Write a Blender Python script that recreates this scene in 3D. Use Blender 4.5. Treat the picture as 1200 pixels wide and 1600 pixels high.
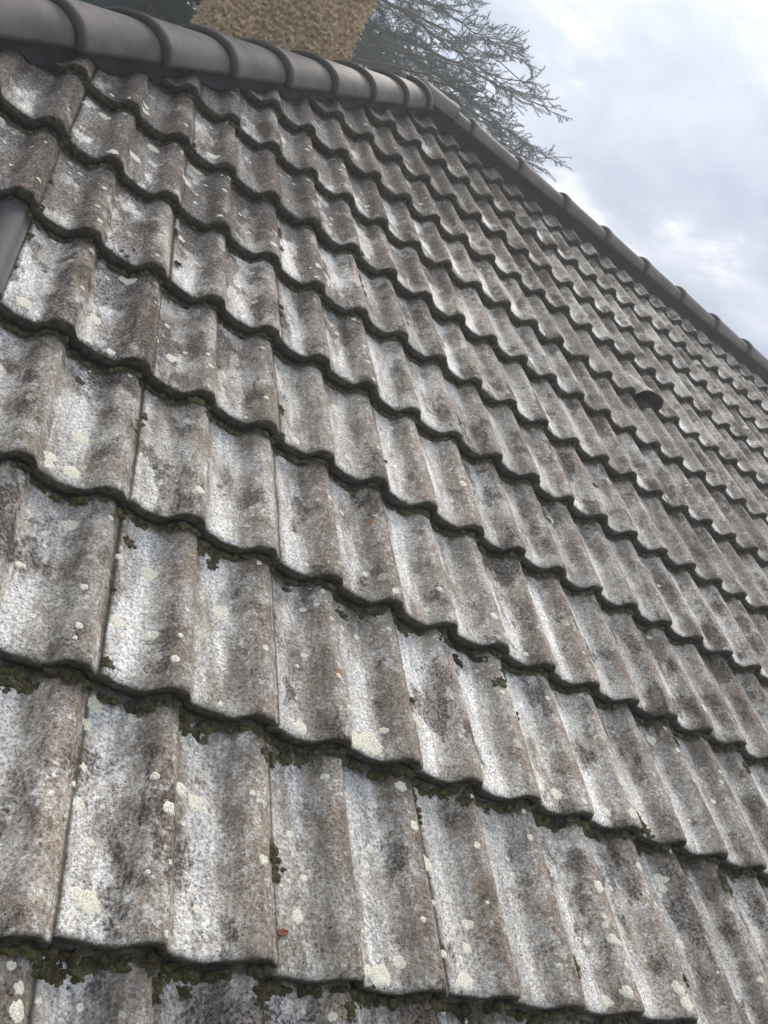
import bpy, bmesh, math, random
import numpy as np
from mathutils import Vector, Matrix, noise
from mathutils.bvhtree import BVHTree

for o in list(bpy.data.objects):
    bpy.data.objects.remove(o, do_unlink=True)
SC = bpy.context.scene
COL = SC.collection
random.seed(7)
rng = np.random.default_rng(7)

# ------------------------------------------------------------------ frame of the place
# roof plane coordinates: a along the eaves, b up the slope, c away from the roof; metres
PHI = 0.64117239                 # roof pitch
CP, SP = math.cos(PHI), math.sin(PHI)
H0 = 3.3                         # height of the roof plane's origin over the ground
AX, VR = 0.7603, 4.1201          # where hip and ridge meet, in the roof plane
WAVE, ROW = 0.15, 0.35135        # one corrugation, one course
B_EAVE = -3 * ROW - 0.03
X_END = 9.0                      # gable end to the right
APEX = Vector((AX, VR * CP, VR * SP + H0))
ROOF_M = Matrix.Translation((0, 0, H0)) @ Matrix.Rotation(PHI, 4, 'X')

# ------------------------------------------------------------------ camera
cam_d = bpy.data.cameras.new("camera")
cam = bpy.data.objects.new("camera", cam_d); COL.objects.link(cam)
cam_d.sensor_fit = 'HORIZONTAL'; cam_d.sensor_width = 36.0
cam_d.lens = 36.0 * 1328.0147 / 1200.0
cam_d.clip_start = 0.05; cam_d.clip_end = 2000
r_ = Vector((0.7908, -0.4263, 0.4392)).normalized()
f_ = Vector((0.4847, 0.8743, -0.0241)); f_ = (f_ - r_ * f_.dot(r_)).normalized()
u_ = r_.cross(f_)
cam.matrix_world = Matrix(((r_.x, u_.x, -f_.x, -0.65199), (r_.y, u_.y, -f_.y, -0.89401),
                           (r_.z, u_.z, -f_.z, 0.62652 + H0), (0, 0, 0, 1)))
SC.camera = cam
CAMI = cam.matrix_world.inverted()
def pix(p):
    q = CAMI @ Vector(p)
    if q.z > -0.05: return None
    return (600 + 1328.0 * q.x / -q.z, 800 - 1328.0 * q.y / -q.z)

# ------------------------------------------------------------------ node helpers
class NT:
    def __init__(s, tree):
        s.t = tree; s.n = tree.nodes; s.l = tree.links; s.n.clear()
    def new(s, kind, **kw):
        nd = s.n.new(kind)
        for k, v in kw.items():
            if k.startswith('_'): continue
            setattr(nd, k, v)
        return nd
    def put(s, sock, v):
        if isinstance(v, bpy.types.NodeSocket): s.l.new(v, sock)
        elif isinstance(v, (tuple, list)):
            sock.default_value = tuple(v) if len(v) == len(sock.default_value) else tuple(v) + (1,)
        else:
            try: sock.default_value = v
            except TypeError: sock.default_value = (v, v, v) + ((1,) if len(sock.default_value) == 4 else ())
    def math(s, op, a, b=0.0, c=None, clamp=False):
        nd = s.new('ShaderNodeMath', operation=op, use_clamp=clamp)
        s.put(nd.inputs[0], a); s.put(nd.inputs[1], b)
        if c is not None: s.put(nd.inputs[2], c)
        return nd.outputs[0]
    def vmath(s, op, a, b):
        nd = s.new('ShaderNodeVectorMath', operation=op)
        s.put(nd.inputs[0], a); s.put(nd.inputs[1], b); return nd.outputs[0]
    def noise(s, vec, scale, detail=4, rough=.55, dist=0.0, out=0):
        nd = s.new('ShaderNodeTexNoise'); s.put(nd.inputs['Vector'], vec)
        nd.inputs['Scale'].default_value = scale; nd.inputs['Detail'].default_value = detail
        nd.inputs['Roughness'].default_value = rough; nd.inputs['Distortion'].default_value = dist
        return nd.outputs[out]
    def voro(s, vec, scale, feature='F1', rand=1.0, out=0):
        nd = s.new('ShaderNodeTexVoronoi', feature=feature); s.put(nd.inputs['Vector'], vec)
        nd.inputs['Scale'].default_value = scale; nd.inputs['Randomness'].default_value = rand
        return nd.outputs[out]
    def ramp(s, v, lo, hi, a=0.0, b=1.0, smooth=True):
        nd = s.new('ShaderNodeMapRange', interpolation_type='SMOOTHSTEP' if smooth else 'LINEAR')
        s.put(nd.inputs[0], v); s.put(nd.inputs[1], lo); s.put(nd.inputs[2], hi); s.put(nd.inputs[3], a); s.put(nd.inputs[4], b)
        return nd.outputs[0]
    def mix(s, f, a, b, mode='MIX'):
        nd = s.new('ShaderNodeMix', data_type='RGBA', blend_type=mode)
        s.put(nd.inputs[0], f); s.put(nd.inputs[6], a); s.put(nd.inputs[7], b); return nd.outputs[2]
    def scale3(s, vec, xyz):
        return s.vmath('MULTIPLY', vec, xyz)
    def surf(s, col, rough=.9, bump=None, dist=.002, strength=1.0, spec=.25):
        b = s.new('ShaderNodeBsdfPrincipled'); o = s.new('ShaderNodeOutputMaterial')
        s.put(b.inputs['Base Color'], col); s.put(b.inputs['Roughness'], rough)
        b.inputs['Specular IOR Level'].default_value = spec
        if bump is not None:
            bn = s.new('ShaderNodeBump'); bn.inputs['Distance'].default_value = dist
            bn.inputs['Strength'].default_value = strength
            s.put(bn.inputs['Height'], bump); s.l.new(bn.outputs[0], b.inputs['Normal'])
        s.l.new(b.outputs[0], o.inputs[0]); return b
def material(name):
    m = bpy.data.materials.new(name); m.use_nodes = True
    return m, NT(m.node_tree)

# ------------------------------------------------------------------ sky, sun, exposure
SUN_EL, SUN_AZ = math.radians(52), math.radians(25)      # azimuth from +Y towards +X
world = bpy.data.worlds.new("World"); SC.world = world; world.use_nodes = True
w = NT(world.node_tree)
sky = w.new('ShaderNodeTexSky', sky_type='NISHITA', sun_disc=False)
sky.sun_elevation = SUN_EL; sky.sun_rotation = SUN_AZ; sky.dust_density = 2.0
bg1 = w.new('ShaderNodeBackground'); w.l.new(sky.outputs[0], bg1.inputs[0]); bg1.inputs[1].default_value = 0.10
d = w.new('ShaderNodeTexCoord').outputs['Generated']
sep = w.new('ShaderNodeSeparateXYZ'); w.l.new(d, sep.inputs[0])
up = w.math('MAXIMUM', w.math('ADD', sep.outputs[2], 0.22), 0.1)      # clouds lie on a layer overhead
lay = w.new('ShaderNodeCombineXYZ')
w.put(lay.inputs[0], w.math('DIVIDE', sep.outputs[0], up)); w.put(lay.inputs[1], w.math('DIVIDE', sep.outputs[1], up))
warp = w.vmath('ADD', lay.outputs[0], w.scale3(w.noise(lay.outputs[0], 1.3, 3, .5, out=1), (.5, .5, .5)))
big = w.noise(warp, 1.15, 6, .52)
fine = w.noise(w.vmath('ADD', warp, (3.1, 1.7, 0)), 3.0, 8, .56)
tex = w.math('ADD', w.math('MULTIPLY', big, .62), w.math('MULTIPLY', fine, .38))
shade = w.ramp(tex, .41, .61)
cl = w.mix(shade, (.27, .315, .39), (.49, .515, .57))
cl = w.mix(w.ramp(fine, .54, .68), cl, (.635, .645, .675))
bg2 = w.new('ShaderNodeBackground'); w.l.new(cl, bg2.inputs[0])
# an overcast sky brightens evenly from the horizon to the zenith (CIE overcast)
cie = w.math('DIVIDE', w.math('ADD', 1.0, w.math('MULTIPLY', w.math('MAXIMUM', sep.outputs[2], 0.0), 2.0)), 1.9)
w.put(bg2.inputs[1], w.math('MULTIPLY', cie, 0.80))
gap = w.ramp(w.noise(w.vmath('ADD', warp, (7.3, 4.4, 0)), 1.7, 4, .5), .56, .70, .97, .72)
mx = w.new('ShaderNodeMixShader'); w.l.new(gap, mx.inputs[0]); w.l.new(bg1.outputs[0], mx.inputs[1]); w.l.new(bg2.outputs[0], mx.inputs[2])
wo = w.new('ShaderNodeOutputWorld'); w.l.new(mx.outputs[0], wo.inputs[0])
sd = bpy.data.lights.new("sun", 'SUN'); sd.energy = 1.5; sd.angle = math.radians(24); sd.color = (1.0, .93, .83)
sun = bpy.data.objects.new("sun", sd); COL.objects.link(sun)
sdir = Vector((math.sin(SUN_AZ) * math.cos(SUN_EL), math.cos(SUN_AZ) * math.cos(SUN_EL), math.sin(SUN_EL)))
sun.rotation_euler = sdir.to_track_quat('Z', 'Y').to_euler(); sun.location = (0, 0, 20)
vs = SC.view_settings; vs.view_transform = 'Standard'; vs.look = 'None'; vs.exposure = 1.28; vs.gamma = 1.0; vs.use_curve_mapping = False
SC.render.engine = 'CYCLES'

# ------------------------------------------------------------------ object helpers
def mesh(name, V, F, mat, smooth=True, uv=None):
    me = bpy.data.meshes.new(name)
    V = np.asarray(V, dtype=np.float64)
    me.from_pydata(V.tolist() if len(V) < 1 else [tuple(v) for v in V], [], F)
    me.update()
    if smooth: me.polygons.foreach_set('use_smooth', [True] * len(me.polygons))
    if uv is not None:
        ly = me.uv_layers.new(name='UVMap'); li = np.empty(len(me.loops), dtype=np.int64)
        me.loops.foreach_get('vertex_index', li); ly.data.foreach_set('uv', np.asarray(uv)[li].ravel())
    if mat: me.materials.append(mat)
    return me
def fast_mesh(name, V, T, mat, smooth=True, uv=None):
    """V (n,3) array, T (m,3) triangles"""
    me = bpy.data.meshes.new(name); V = np.asarray(V, dtype=np.float32); T = np.asarray(T, dtype=np.int32)
    k = T.shape[1]
    me.vertices.add(len(V)); me.vertices.foreach_set('co', V.ravel())
    me.loops.add(T.size); me.loops.foreach_set('vertex_index', T.ravel())
    me.polygons.add(len(T)); me.polygons.foreach_set('loop_start', np.arange(0, T.size, k, dtype=np.int32))
    me.polygons.foreach_set('loop_total', np.full(len(T), k, dtype=np.int32))
    me.update(calc_edges=True); me.validate()
    if smooth: me.polygons.foreach_set('use_smooth', np.ones(len(me.polygons), dtype=bool))
    if uv is not None:
        ly = me.uv_layers.new(name='UVMap'); ly.data.foreach_set('uv', np.asarray(uv, dtype=np.float32)[T.ravel()].ravel())
    me.materials.append(mat); return me
def link(name, me, parent=None, kind=None, label=None):
    o = bpy.data.objects.new(name, me); COL.objects.link(o)
    if parent is not None: o.parent = parent
    if kind: o['kind'] = kind
    if label: o['label'] = label
    return o
def box_arrays(x0, x1, y0, y1, z0, z1):
    V = [(x0,y0,z0),(x1,y0,z0),(x1,y1,z0),(x0,y1,z0),(x0,y0,z1),(x1,y0,z1),(x1,y1,z1),(x0,y1,z1)]
    F = [(0,3,2,1),(4,5,6,7),(0,1,5,4),(1,2,6,5),(2,3,7,6),(3,0,4,7)]
    return V, F
def merge(parts):
    V, F, n = [], [], 0
    for v, f in parts:
        V += list(v); F += [tuple(i + n for i in q) for q in f]; n += len(v)
    return V, F
def bevel_box(name, dims, mat, parent=None, bev=.01, **kw):
    V, F = box_arrays(*dims); me = mesh(name, V, F, mat, smooth=False)
    bm = bmesh.new(); bm.from_mesh(me); bmesh.ops.bevel(bm, geom=bm.edges[:], offset=bev, segments=2, affect='EDGES')
    bm.to_mesh(me); bm.free(); return link(name, me, parent, **kw)

# ------------------------------------------------------------------ house root
house = bpy.data.objects.new("house", None); COL.objects.link(house)
house['label'] = "house with hipped roof of weathered grey concrete tiles spotted with lichen and moss"
house['category'] = "house"
# roof is a child mesh (the boarded deck) whose local frame is the roof plane

# ------------------------------------------------------------------ materials
def roof_coords(n, inst_off=False):
    tc = n.new('ShaderNodeTexCoord'); tc.object = ROOF; return tc.outputs['Object']

def tile_material():
    m, n = material("weathered_concrete")
    P = roof_coords(n)
    uvn = n.new('ShaderNodeUVMap'); uvn.uv_map = 'UVMap'
    s = n.new('ShaderNodeSeparateXYZ'); n.l.new(uvn.outputs[0], s.inputs[0])
    U, Vv = s.outputs[0], s.outputs[1]
    rnd = n.new('ShaderNodeObjectInfo').outputs['Random']
    r2 = n.math('FRACT', n.math('MULTIPLY', rnd, 17.3)); r3 = n.math('FRACT', n.math('MULTIPLY', rnd, 57.7))
    fr = n.math('FRACT', U)
    wob = n.noise(n.scale3(P, (14, 5, 14)), 1.0, 5, .6)              # irregular borders
    frw = n.math('ADD', fr, n.math('MULTIPLY', n.math('SUBTRACT', wob, .5), .55))
    P1 = n.vmath('ADD', P, n.scale3(n.noise(P, 40, 3, .6, out=1), (.007, .007, .007)))
    nA = n.noise(n.scale3(P1, (1, .8, 1)), 9.5, 6, .70)
    nM = n.noise(n.scale3(P1, (1.0, .75, 1)), 26, 5, .70)
    nF = n.noise(P, 190, 3, .7)
    nG = n.noise(P, 520, 2, .6)
    # ground tone of the cement
    col = n.mix(n.ramp(nA, .38, .60), (.200, .168, .134), (.58, .54, .48))
    # per tile tone
    col = n.mix(n.math('MULTIPLY', r3, .6), col, (.32, .275, .22))
    # brownish rolls
    roll = n.math('MULTIPLY', n.ramp(frw, .52, .68), n.ramp(frw, .93, 1.05, 1, 0))
    bro = n.math('MULTIPLY', roll, n.math('MULTIPLY', n.ramp(nM, .36, .60), n.ramp(r2, .0, 1.0, .4, 1.0)))
    col = n.mix(bro, col, (.285, .222, .168))
    # pale bloom in the troughs
    tr = n.math('MULTIPLY', n.ramp(frw, -.05, .10), n.ramp(frw, .30, .56, 1, 0))
    wh = n.math('MULTIPLY', tr, n.ramp(n.noise(n.scale3(P1, (1.2, .4, 1)), 9, 6, .68), .40, .56))
    wh = n.math('MULTIPLY', wh, n.ramp(rnd, 0, 1, .60, 1.0))
    col = n.mix(n.math('MULTIPLY', wh, n.ramp(nF, .30, .55, .62, 1)), col, (.84, .815, .775))
    # pale crust flecks everywhere
    fl = n.math('MULTIPLY', n.ramp(n.noise(P1, 75, 6, .72), .51, .60), n.ramp(nA, .35, .6, .15, .75))
    col = n.mix(fl, col, (.66, .64, .60))
    # dark brown-black growth in blotches
    st = n.noise(n.scale3(P1, (1, .6, 1)), 5.2, 6, .68)
    sep = n.new('ShaderNodeSeparateXYZ'); n.l.new(P, sep.inputs[0])
    near_hip = n.ramp(n.math('SUBTRACT', n.math('MULTIPLY', sep.outputs[1], .624), n.math('MULTIPLY', sep.outputs[0], .781)), .55, 1.6, 0, .150)
    low = n.math('MULTIPLY', n.ramp(sep.outputs[1], -.10, .02, .10, 0), n.ramp(sep.outputs[0], .1, .5, 1, 0))
    near_hip = n.math('ADD', near_hip, low)
    thr = n.math('SUBTRACT', .560, near_hip)
    bl = n.ramp(n.math('SUBTRACT', st, thr), .0, .05)
    side = n.math('MULTIPLY', n.ramp(frw, .36, .56), n.ramp(frw, .62, .85, 1, .25))
    bl2 = n.math('MULTIPLY', side, n.ramp(n.math('SUBTRACT', n.noise(P1, 8, 5, .68), n.math('SUBTRACT', .535, near_hip)), 0, .07))
    dk = n.math('MAXIMUM', n.math('MULTIPLY', bl, .88), n.math('MULTIPLY', bl2, .80))
    dk = n.math('MULTIPLY', dk, n.ramp(nF, .35, .62, 1, .62))
    col = n.mix(dk, col, (.050, .036, .029))
    stk = n.noise(n.scale3(P1, (1, .07, 1)), 48, 4, .6)
    skc = n.new('ShaderNodeCombineXYZ'); skv = n.ramp(stk, .36, .64, .74, 1.14)
    for i in range(3): n.put(skc.inputs[i], skv)
    col = n.mix(.8, col, skc.outputs[0], 'MULTIPLY')
    # pits and grain
    grain = n.math('ADD', n.ramp(nF, .34, .66,   .45, 1.45, False), n.math('MULTIPLY', n.math('SUBTRACT', nG, .5), 1.3))
    gnode = n.new('ShaderNodeCombineXYZ')
    for i in range(3): n.put(gnode.inputs[i], grain)
    col = n.mix(.9, col, gnode.outputs[0], 'MULTIPLY')
    pit = n.math('MULTIPLY', n.ramp(n.voro(P1, 150), .10, .26, 1, 0), n.ramp(nM, .45, .62))
    col = n.mix(n.math('MULTIPLY', pit, .8), col, (.03, .027, .024))
    # small cream and orange lichens
    vc = n.new('ShaderNodeTexVoronoi'); n.put(vc.inputs['Vector'], n.vmath('ADD', P, n.scale3(n.noise(P, 90, 3, .6, out=1), (.012, .012, .012)))); vc.inputs['Scale'].default_value = 16
    vd = vc.outputs['Distance']
    cs = n.new('ShaderNodeSeparateColor'); n.l.new(vc.outputs['Color'], cs.inputs[0])
    rad = n.ramp(cs.outputs[0], .72, 1.0, 0.0, .17, False)
    li = n.math('MULTIPLY', n.math('GREATER_THAN', rad, .012), n.math('LESS_THAN', vd, rad))
    lcol = n.mix(n.ramp(cs.outputs[1], .86, .9), (.50, .48, .37), (.36, .17, .09))
    col = n.mix(n.math('MULTIPLY', li, n.ramp(nF, .3, .5, .3, .85)), col, lcol)
    # peachy patches
    pe = n.ramp(n.noise(n.vmath('ADD', P1, (4, 2, 1)), 20, 6, .6), .58, .68)
    col = n.mix(n.math('MULTIPLY', pe, .38), col, (.45, .36, .27))
    tone = n.new('ShaderNodeCombineXYZ'); tv = n.ramp(n.math('FRACT', n.math('MULTIPLY', rnd, 91.7)), 0, 1, .78, 1.18, False)
    for i in range(3): n.put(tone.inputs[i], tv)
    col = n.mix(1.0, col, tone.outputs[0], 'MULTIPLY')
    # black-green algae on nose, in the laps and joints
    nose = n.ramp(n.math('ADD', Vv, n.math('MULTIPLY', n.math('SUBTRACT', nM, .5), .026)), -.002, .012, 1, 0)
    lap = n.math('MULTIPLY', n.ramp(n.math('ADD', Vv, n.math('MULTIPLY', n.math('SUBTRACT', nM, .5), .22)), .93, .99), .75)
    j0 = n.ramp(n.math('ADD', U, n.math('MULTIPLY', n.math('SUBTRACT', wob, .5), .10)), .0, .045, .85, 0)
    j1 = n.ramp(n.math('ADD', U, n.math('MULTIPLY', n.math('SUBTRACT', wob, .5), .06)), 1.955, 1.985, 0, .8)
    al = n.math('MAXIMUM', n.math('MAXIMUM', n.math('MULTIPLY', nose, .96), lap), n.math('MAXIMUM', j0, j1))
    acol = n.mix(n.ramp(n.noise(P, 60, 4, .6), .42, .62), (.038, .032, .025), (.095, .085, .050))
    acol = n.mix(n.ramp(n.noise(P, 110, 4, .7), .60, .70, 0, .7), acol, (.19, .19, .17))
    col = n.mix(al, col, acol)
    bh = n.math('ADD', n.math('MULTIPLY', nF, .55), n.math('ADD', n.math('MULTIPLY', nM, .9), n.math('MULTIPLY', nG, .25)))
    bh = n.math('SUBTRACT', bh, n.math('MULTIPLY', pit, .5))
    n.surf(col, .93, bh, .0045, .9, .15)
    return m

def smooth_tile_material(name, base, nose_dark=False):
    m, n = material(name); P = roof_coords(n)
    nA = n.noise(P, 7, 5, .6); nF = n.noise(P, 260, 3, .6)
    col = n.mix(n.ramp(nA, .35, .65), tuple(c * .72 for c in base), tuple(c * 1.15 for c in base))
    st = n.ramp(n.noise(n.scale3(P, (1, 2, 1)), 12, 6, .7), .55, .70, 0, .5)
    col = n.mix(st, col, tuple(c * 1.7 for c in base))
    if nose_dark:
        uvn = n.new('ShaderNodeUVMap'); uvn.uv_map = 'UVMap'
        s = n.new('ShaderNodeSeparateXYZ'); n.l.new(uvn.outputs[0], s.inputs[0])
        e = n.ramp(n.math('ADD', s.outputs[1], n.math('MULTIPLY', n.math('SUBTRACT', nA, .5), .06)), .005, .085, .75, 0)
        e2 = n.ramp(s.outputs[0], 0.0, .07, .6, 0)
        e3 = n.ramp(s.outputs[0], .93, 1.0, 0, .6)
        col = n.mix(n.math('MAXIMUM', e, n.math('MAXIMUM', e2, e3)), col, (.030, .024, .022))
        sp = n.ramp(n.voro(P, 38), .05, .10, 1, 0)
        sp = n.math('MULTIPLY', sp, n.ramp(n.noise(P, 9, 2), .55, .62))
        col = n.mix(n.math('MULTIPLY', sp, .5), col, (.30, .29, .27))
    n.surf(col, .72, n.math('ADD', nF, n.math('MULTIPLY', nA, 2.0)), .0012, .8, .32); return m

def simple(name, c1, c2, scale, rough=.9, bump=.004, bscale=None, stretch=(1, 1, 1), detail=6):
    m, n = material(name)
    P = n.scale3(n.new('ShaderNodeTexCoord').outputs['Object'], stretch)
    a = n.noise(P, scale, detail, .62); b = n.noise(P, bscale or scale * 4, 5, .65)
    n.surf(n.mix(n.ramp(a, .32, .68), c1, c2), rough, b, bump, 1.0); return m

def moss_material():
    m, n = material("moss"); P = roof_coords(n)
    a = n.noise(P, 55, 5, .65); b = n.noise(P, 420, 3, .7); c = n.noise(P, 14, 3, .5)
    col = n.mix(n.ramp(a, .35, .65), (.060, .052, .028), (.21, .19, .09))
    col = n.mix(n.ramp(c, .50, .66, 0, .75), col, (.050, .034, .018))
    col = n.mix(n.ramp(b, .55, .72, 0, .55), col, (.30, .30, .20))
    n.surf(col, 1.0, n.math('ADD', b, a), .006, 1.0, .05); return m

def lichen_material():
    m, n = material("lichen"); P = roof_coords(n)
    a = n.noise(P, 320, 4, .7); b = n.noise(P, 40, 3, .6)
    col = n.mix(n.ramp(a, .35, .62), (.42, .39, .30), (.86, .81, .68))
    col = n.mix(n.ramp(b, .4, .65, 0, .5), col, (.66, .65, .50))
    n.surf(col, .95, a, .0015, .8, .1); return m

# ------------------------------------------------------------------ roof deck (boards under the tiles), local frame = roof plane
def roofw(p):            # roof plane coordinates -> house coordinates
    return ROOF_M @ Vector(p)
HALF = APEX.y - (ROOF_M @ Vector((0, B_EAVE, 0))).y
Z_E = (ROOF_M @ Vector((0, B_EAVE, 0))).z
XL, YF, YB = APEX.x - HALF, APEX.y - HALF, APEX.y + HALF
m_wood = simple("brown_timber", (.10, .07, .045), (.17, .12, .08), 6, stretch=(1, 12, 1))
def deck_mesh():
    dz = .10 / CP
    top = [(APEX.x, APEX.y, APEX.z - dz), (X_END, APEX.y, APEX.z - dz), (XL, YF, Z_E - dz), (X_END, YF, Z_E - dz), (XL, YB, Z_E - dz), (X_END, YB, Z_E - dz)]
    bot = [(x, y, z - .03) for x, y, z in top]
    V = [ROOF_M.inverted() @ Vector(v) for v in top + bot]
    F = [(2, 3, 1, 0), (4, 0, 1, 5), (2, 0, 4), (8, 6, 7, 9), (10, 11, 7, 6), (8, 10, 6),
         (2, 8, 9, 3), (3, 9, 7, 1), (1, 7, 11, 5), (5, 11, 10, 4), (4, 10, 8, 2)]
    return mesh("roof", V, F, m_wood, smooth=False)
ROOF = link("roof", deck_mesh(), house)
ROOF.matrix_local = ROOF_M
m_tile = tile_material()
m_smooth = smooth_tile_material("smooth_grey_concrete", (.065, .062, .064))
m_ridge = smooth_tile_material("ridge_concrete", (.140, .120, .108), nose_dark=True)
m_flash = smooth_tile_material("dark_flashing", (.028, .028, .033))
m_moss = moss_material(); m_lichen = lichen_material()

# ------------------------------------------------------------------ roof tiles
AMP, FOOT, Z0, STEP, TH = .0265, .007, -.009, .037, .026
def sst(e0, e1, x):
    t = np.clip((x - e0) / (e1 - e0), 0, 1); return t * t * (3 - 2 * t)
def prof(u):
    """height of the top over the trough, u in waves 0..2"""
    s = u - np.floor(np.minimum(u, 1.99999))
    h = AMP * sst(.46, .66, s) + .006 * np.sin(np.clip((s - .6) / .34, 0, 1) * np.pi) + FOOT * (1 - sst(.0, .26, s)) - (AMP - FOOT) * sst(.86, 1.0, s)
    h = h + .0022 * (u > .01) * (1 - sst(.075, .095, s)) * (u < .5)
    h = np.where(u < 0, -.004 + FOOT, h)
    return h + .006 * sst(1.90, 1.99, u)
def tile_arrays(seed=0, res=13, low=False, hood=False):
    if low:
        us = np.array([-.05, .0, .12, .26, .46, .56, .66, .86, .93, 1.0, 1.12, 1.26, 1.46, 1.56, 1.66, 1.86, 1.93, 1.995])
        vs_ = np.array([0, .06, ROW * .5, ROW, .40])
    else:
        core = np.array([0, .04, .09, .14, .20, .28, .36, .44, .49, .53, .57, .61, .66, .72, .78, .84, .88, .92, .96, 1.0])
        us = np.concatenate([[-.08, -.012], core, core[1:] + 1]); us[-1] = 1.992; us = np.append(us, 1.996)
        us[2] = 0.0
        vs_ = np.array([0, .004, .010, .02, .04, .07, .11, .15, .19, .23, .27, .31, .34, .37, .41])
    nx, ny = len(us), len(vs_)
    Ug, Vg = np.meshgrid(us, vs_)
    X = Ug * WAVE; Y = Vg.copy(); Z = prof(Ug) + Z0 - STEP * Vg / ROW
    if not low:
        for j in range(ny):
            for i in range(nx):
                q = Vector((X[j, i] * 45 + seed * 7.1, Y[j, i] * 20, seed * 3.3))
                q2 = Vector((X[j, i] * 11 + seed * 5.1, Y[j, i] * 7, seed * 1.3))
                Z[j, i] += .0009 * noise.noise(q) + .0022 * noise.noise(q2)
                if j < 3:
                    chip = noise.noise(Vector((X[j, i] * 70, 5.5, seed * 9.7))) * .0018 + noise.noise(Vector((X[j, i] * 19, 2.5, seed * 4.7))) * .0035
                    Y[j, i] += chip * (1, .7, .4)[j]
        Z[0] -= .0045; Z[1] -= .0012
    if hood:
        cx = .55 * WAVE
        t = np.clip(1 - np.abs((X - cx) / (.079)) ** 3.0, 0, 1) ** .5
        g = np.clip(1 - Vg / .24, 0, 1) ** .8
        Z = np.maximum(Z, Z0 - STEP * Vg / ROW + .062 * t * g)
        Y = Y + 0
    V = np.stack([X.ravel(), Y.ravel(), Z.ravel()], 1)
    UV = np.stack([Ug.ravel(), (Vg / ROW).ravel()], 1)
    F = [(j * nx + i, j * nx + i + 1, (j + 1) * nx + i + 1, (j + 1) * nx + i) for j in range(ny - 1) for i in range(nx - 1)]
    # front face: down, then back underneath
    n0 = len(V)
    th = TH
    rows = []
    zlow = Z[0] - th
    if hood: zlow = np.where(Z[0] > prof(us) + Z0 + .004, Z[0] - .010, zlow)
    mid = np.stack([X[0], Y[0] + .001, (Z[0] + zlow) / 2], 1); lowr = np.stack([X[0], Y[0] + .005, zlow], 1); back = np.stack([X[0], Y[0] * 0 + .06, (np.minimum(Z[4] - .012, zlow + .001) if hood else zlow + .001)], 1)
    if not low:
        for i in range(nx):
            mid[i, 1] += .003 * noise.noise(Vector((X[0, i] * 80, 1.5, seed * 2.9)))
            lowr[i, 2] += .004 * noise.noise(Vector((X[0, i] * 60, 8.5, seed * 2.9)))
    V = np.concatenate([V, mid, lowr, back]); UV = np.concatenate([UV] + [np.stack([us, np.full(nx, v)], 1) for v in (-.03, -.06, -.2)])
    prev = 0
    for r in range(3):
        cur = n0 + r * nx
        F += [(cur + i, cur + i + 1, prev + i + 1, prev + i) for i in range(nx - 1)]
        prev = cur
    # side skirts
    for i, sgn in ((nx - 1, 1), (0, -1)):
        n1 = len(V); ex = np.stack([X[:, i], Y[:, i], Z[:, i] - .014], 1)
        V = np.concatenate([V, ex]); UV = np.concatenate([UV, np.stack([np.full(ny, 2.0 if sgn > 0 else -.1), Vg[:, i] / ROW], 1)])
        for j in range(ny - 1):
            q = (j * nx + i, n1 + j, n1 + j + 1, (j + 1) * nx + i)
            F.append(q if sgn > 0 else q[::-1])
    return V, F, UV
def tile_mesh(name, mat, **kw):
    V, F, UV = tile_arrays(**kw); me = mesh(name, V, F, mat, True, UV)
    return me
# which way the cut along the hip runs (in the roof plane)
HD = Vector((-1, -1 / CP)).normalized()          # down the hip
HN = Vector((-HD.y, HD.x)) * 1.0                 # candidate normal
if HN.x < 0: HN = -HN                            # points into the front slope
def hip_dist(a, b): return (a - AX) * HN.x + (b - VR) * HN.y
variants = [tile_mesh("roof_tile", m_tile, seed=k) for k in range(14)]
low_v, low_f, low_uv = tile_arrays(low=True)
bvh_v, bvh_f, bn = [], [], 0
def add_bvh(me, mat4):
    global bn
    co = np.empty(len(me.vertices) * 3, dtype=np.float64); me.vertices.foreach_get('co', co); co = co.reshape(-1, 3)
    M = np.array(mat4); co = co @ M[:3, :3].T + M[:3, 3]
    bvh_v.append(co); bvh_f.extend([tuple(i + bn for i in p.vertices) for p in me.polygons]); bn += len(co)
def cut_mesh(me, mat4, planes):
    me = me.copy(); bm = bmesh.new(); bm.from_mesh(me); inv = mat4.inverted()
    for co, no in planes:
        c = inv @ Vector(co); nn = (inv.to_3x3() @ Vector(no)).normalized()
        bmesh.ops.bisect_plane(bm, geom=bm.verts[:] + bm.edges[:] + bm.faces[:], plane_co=c, plane_no=nn, clear_inner=True)
    bm.to_mesh(me); bm.free(); return me
HIP_PLANE = ((AX + HN.x * .045, VR + HN.y * .045, 0), (HN.x, HN.y, 0))
TOP_PLANE = ((0, VR - .035, 0), (0, -1, 0))
LABELS = {(-3, 3): "smooth dark grey replacement tile without lichen", (6, 7): "vent tile with a raised hood over a dark opening"}
rest = []; count = 0
i0, i1 = int(math.floor(XL / .3)) - 1, int(math.ceil(X_END / .3))
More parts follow.
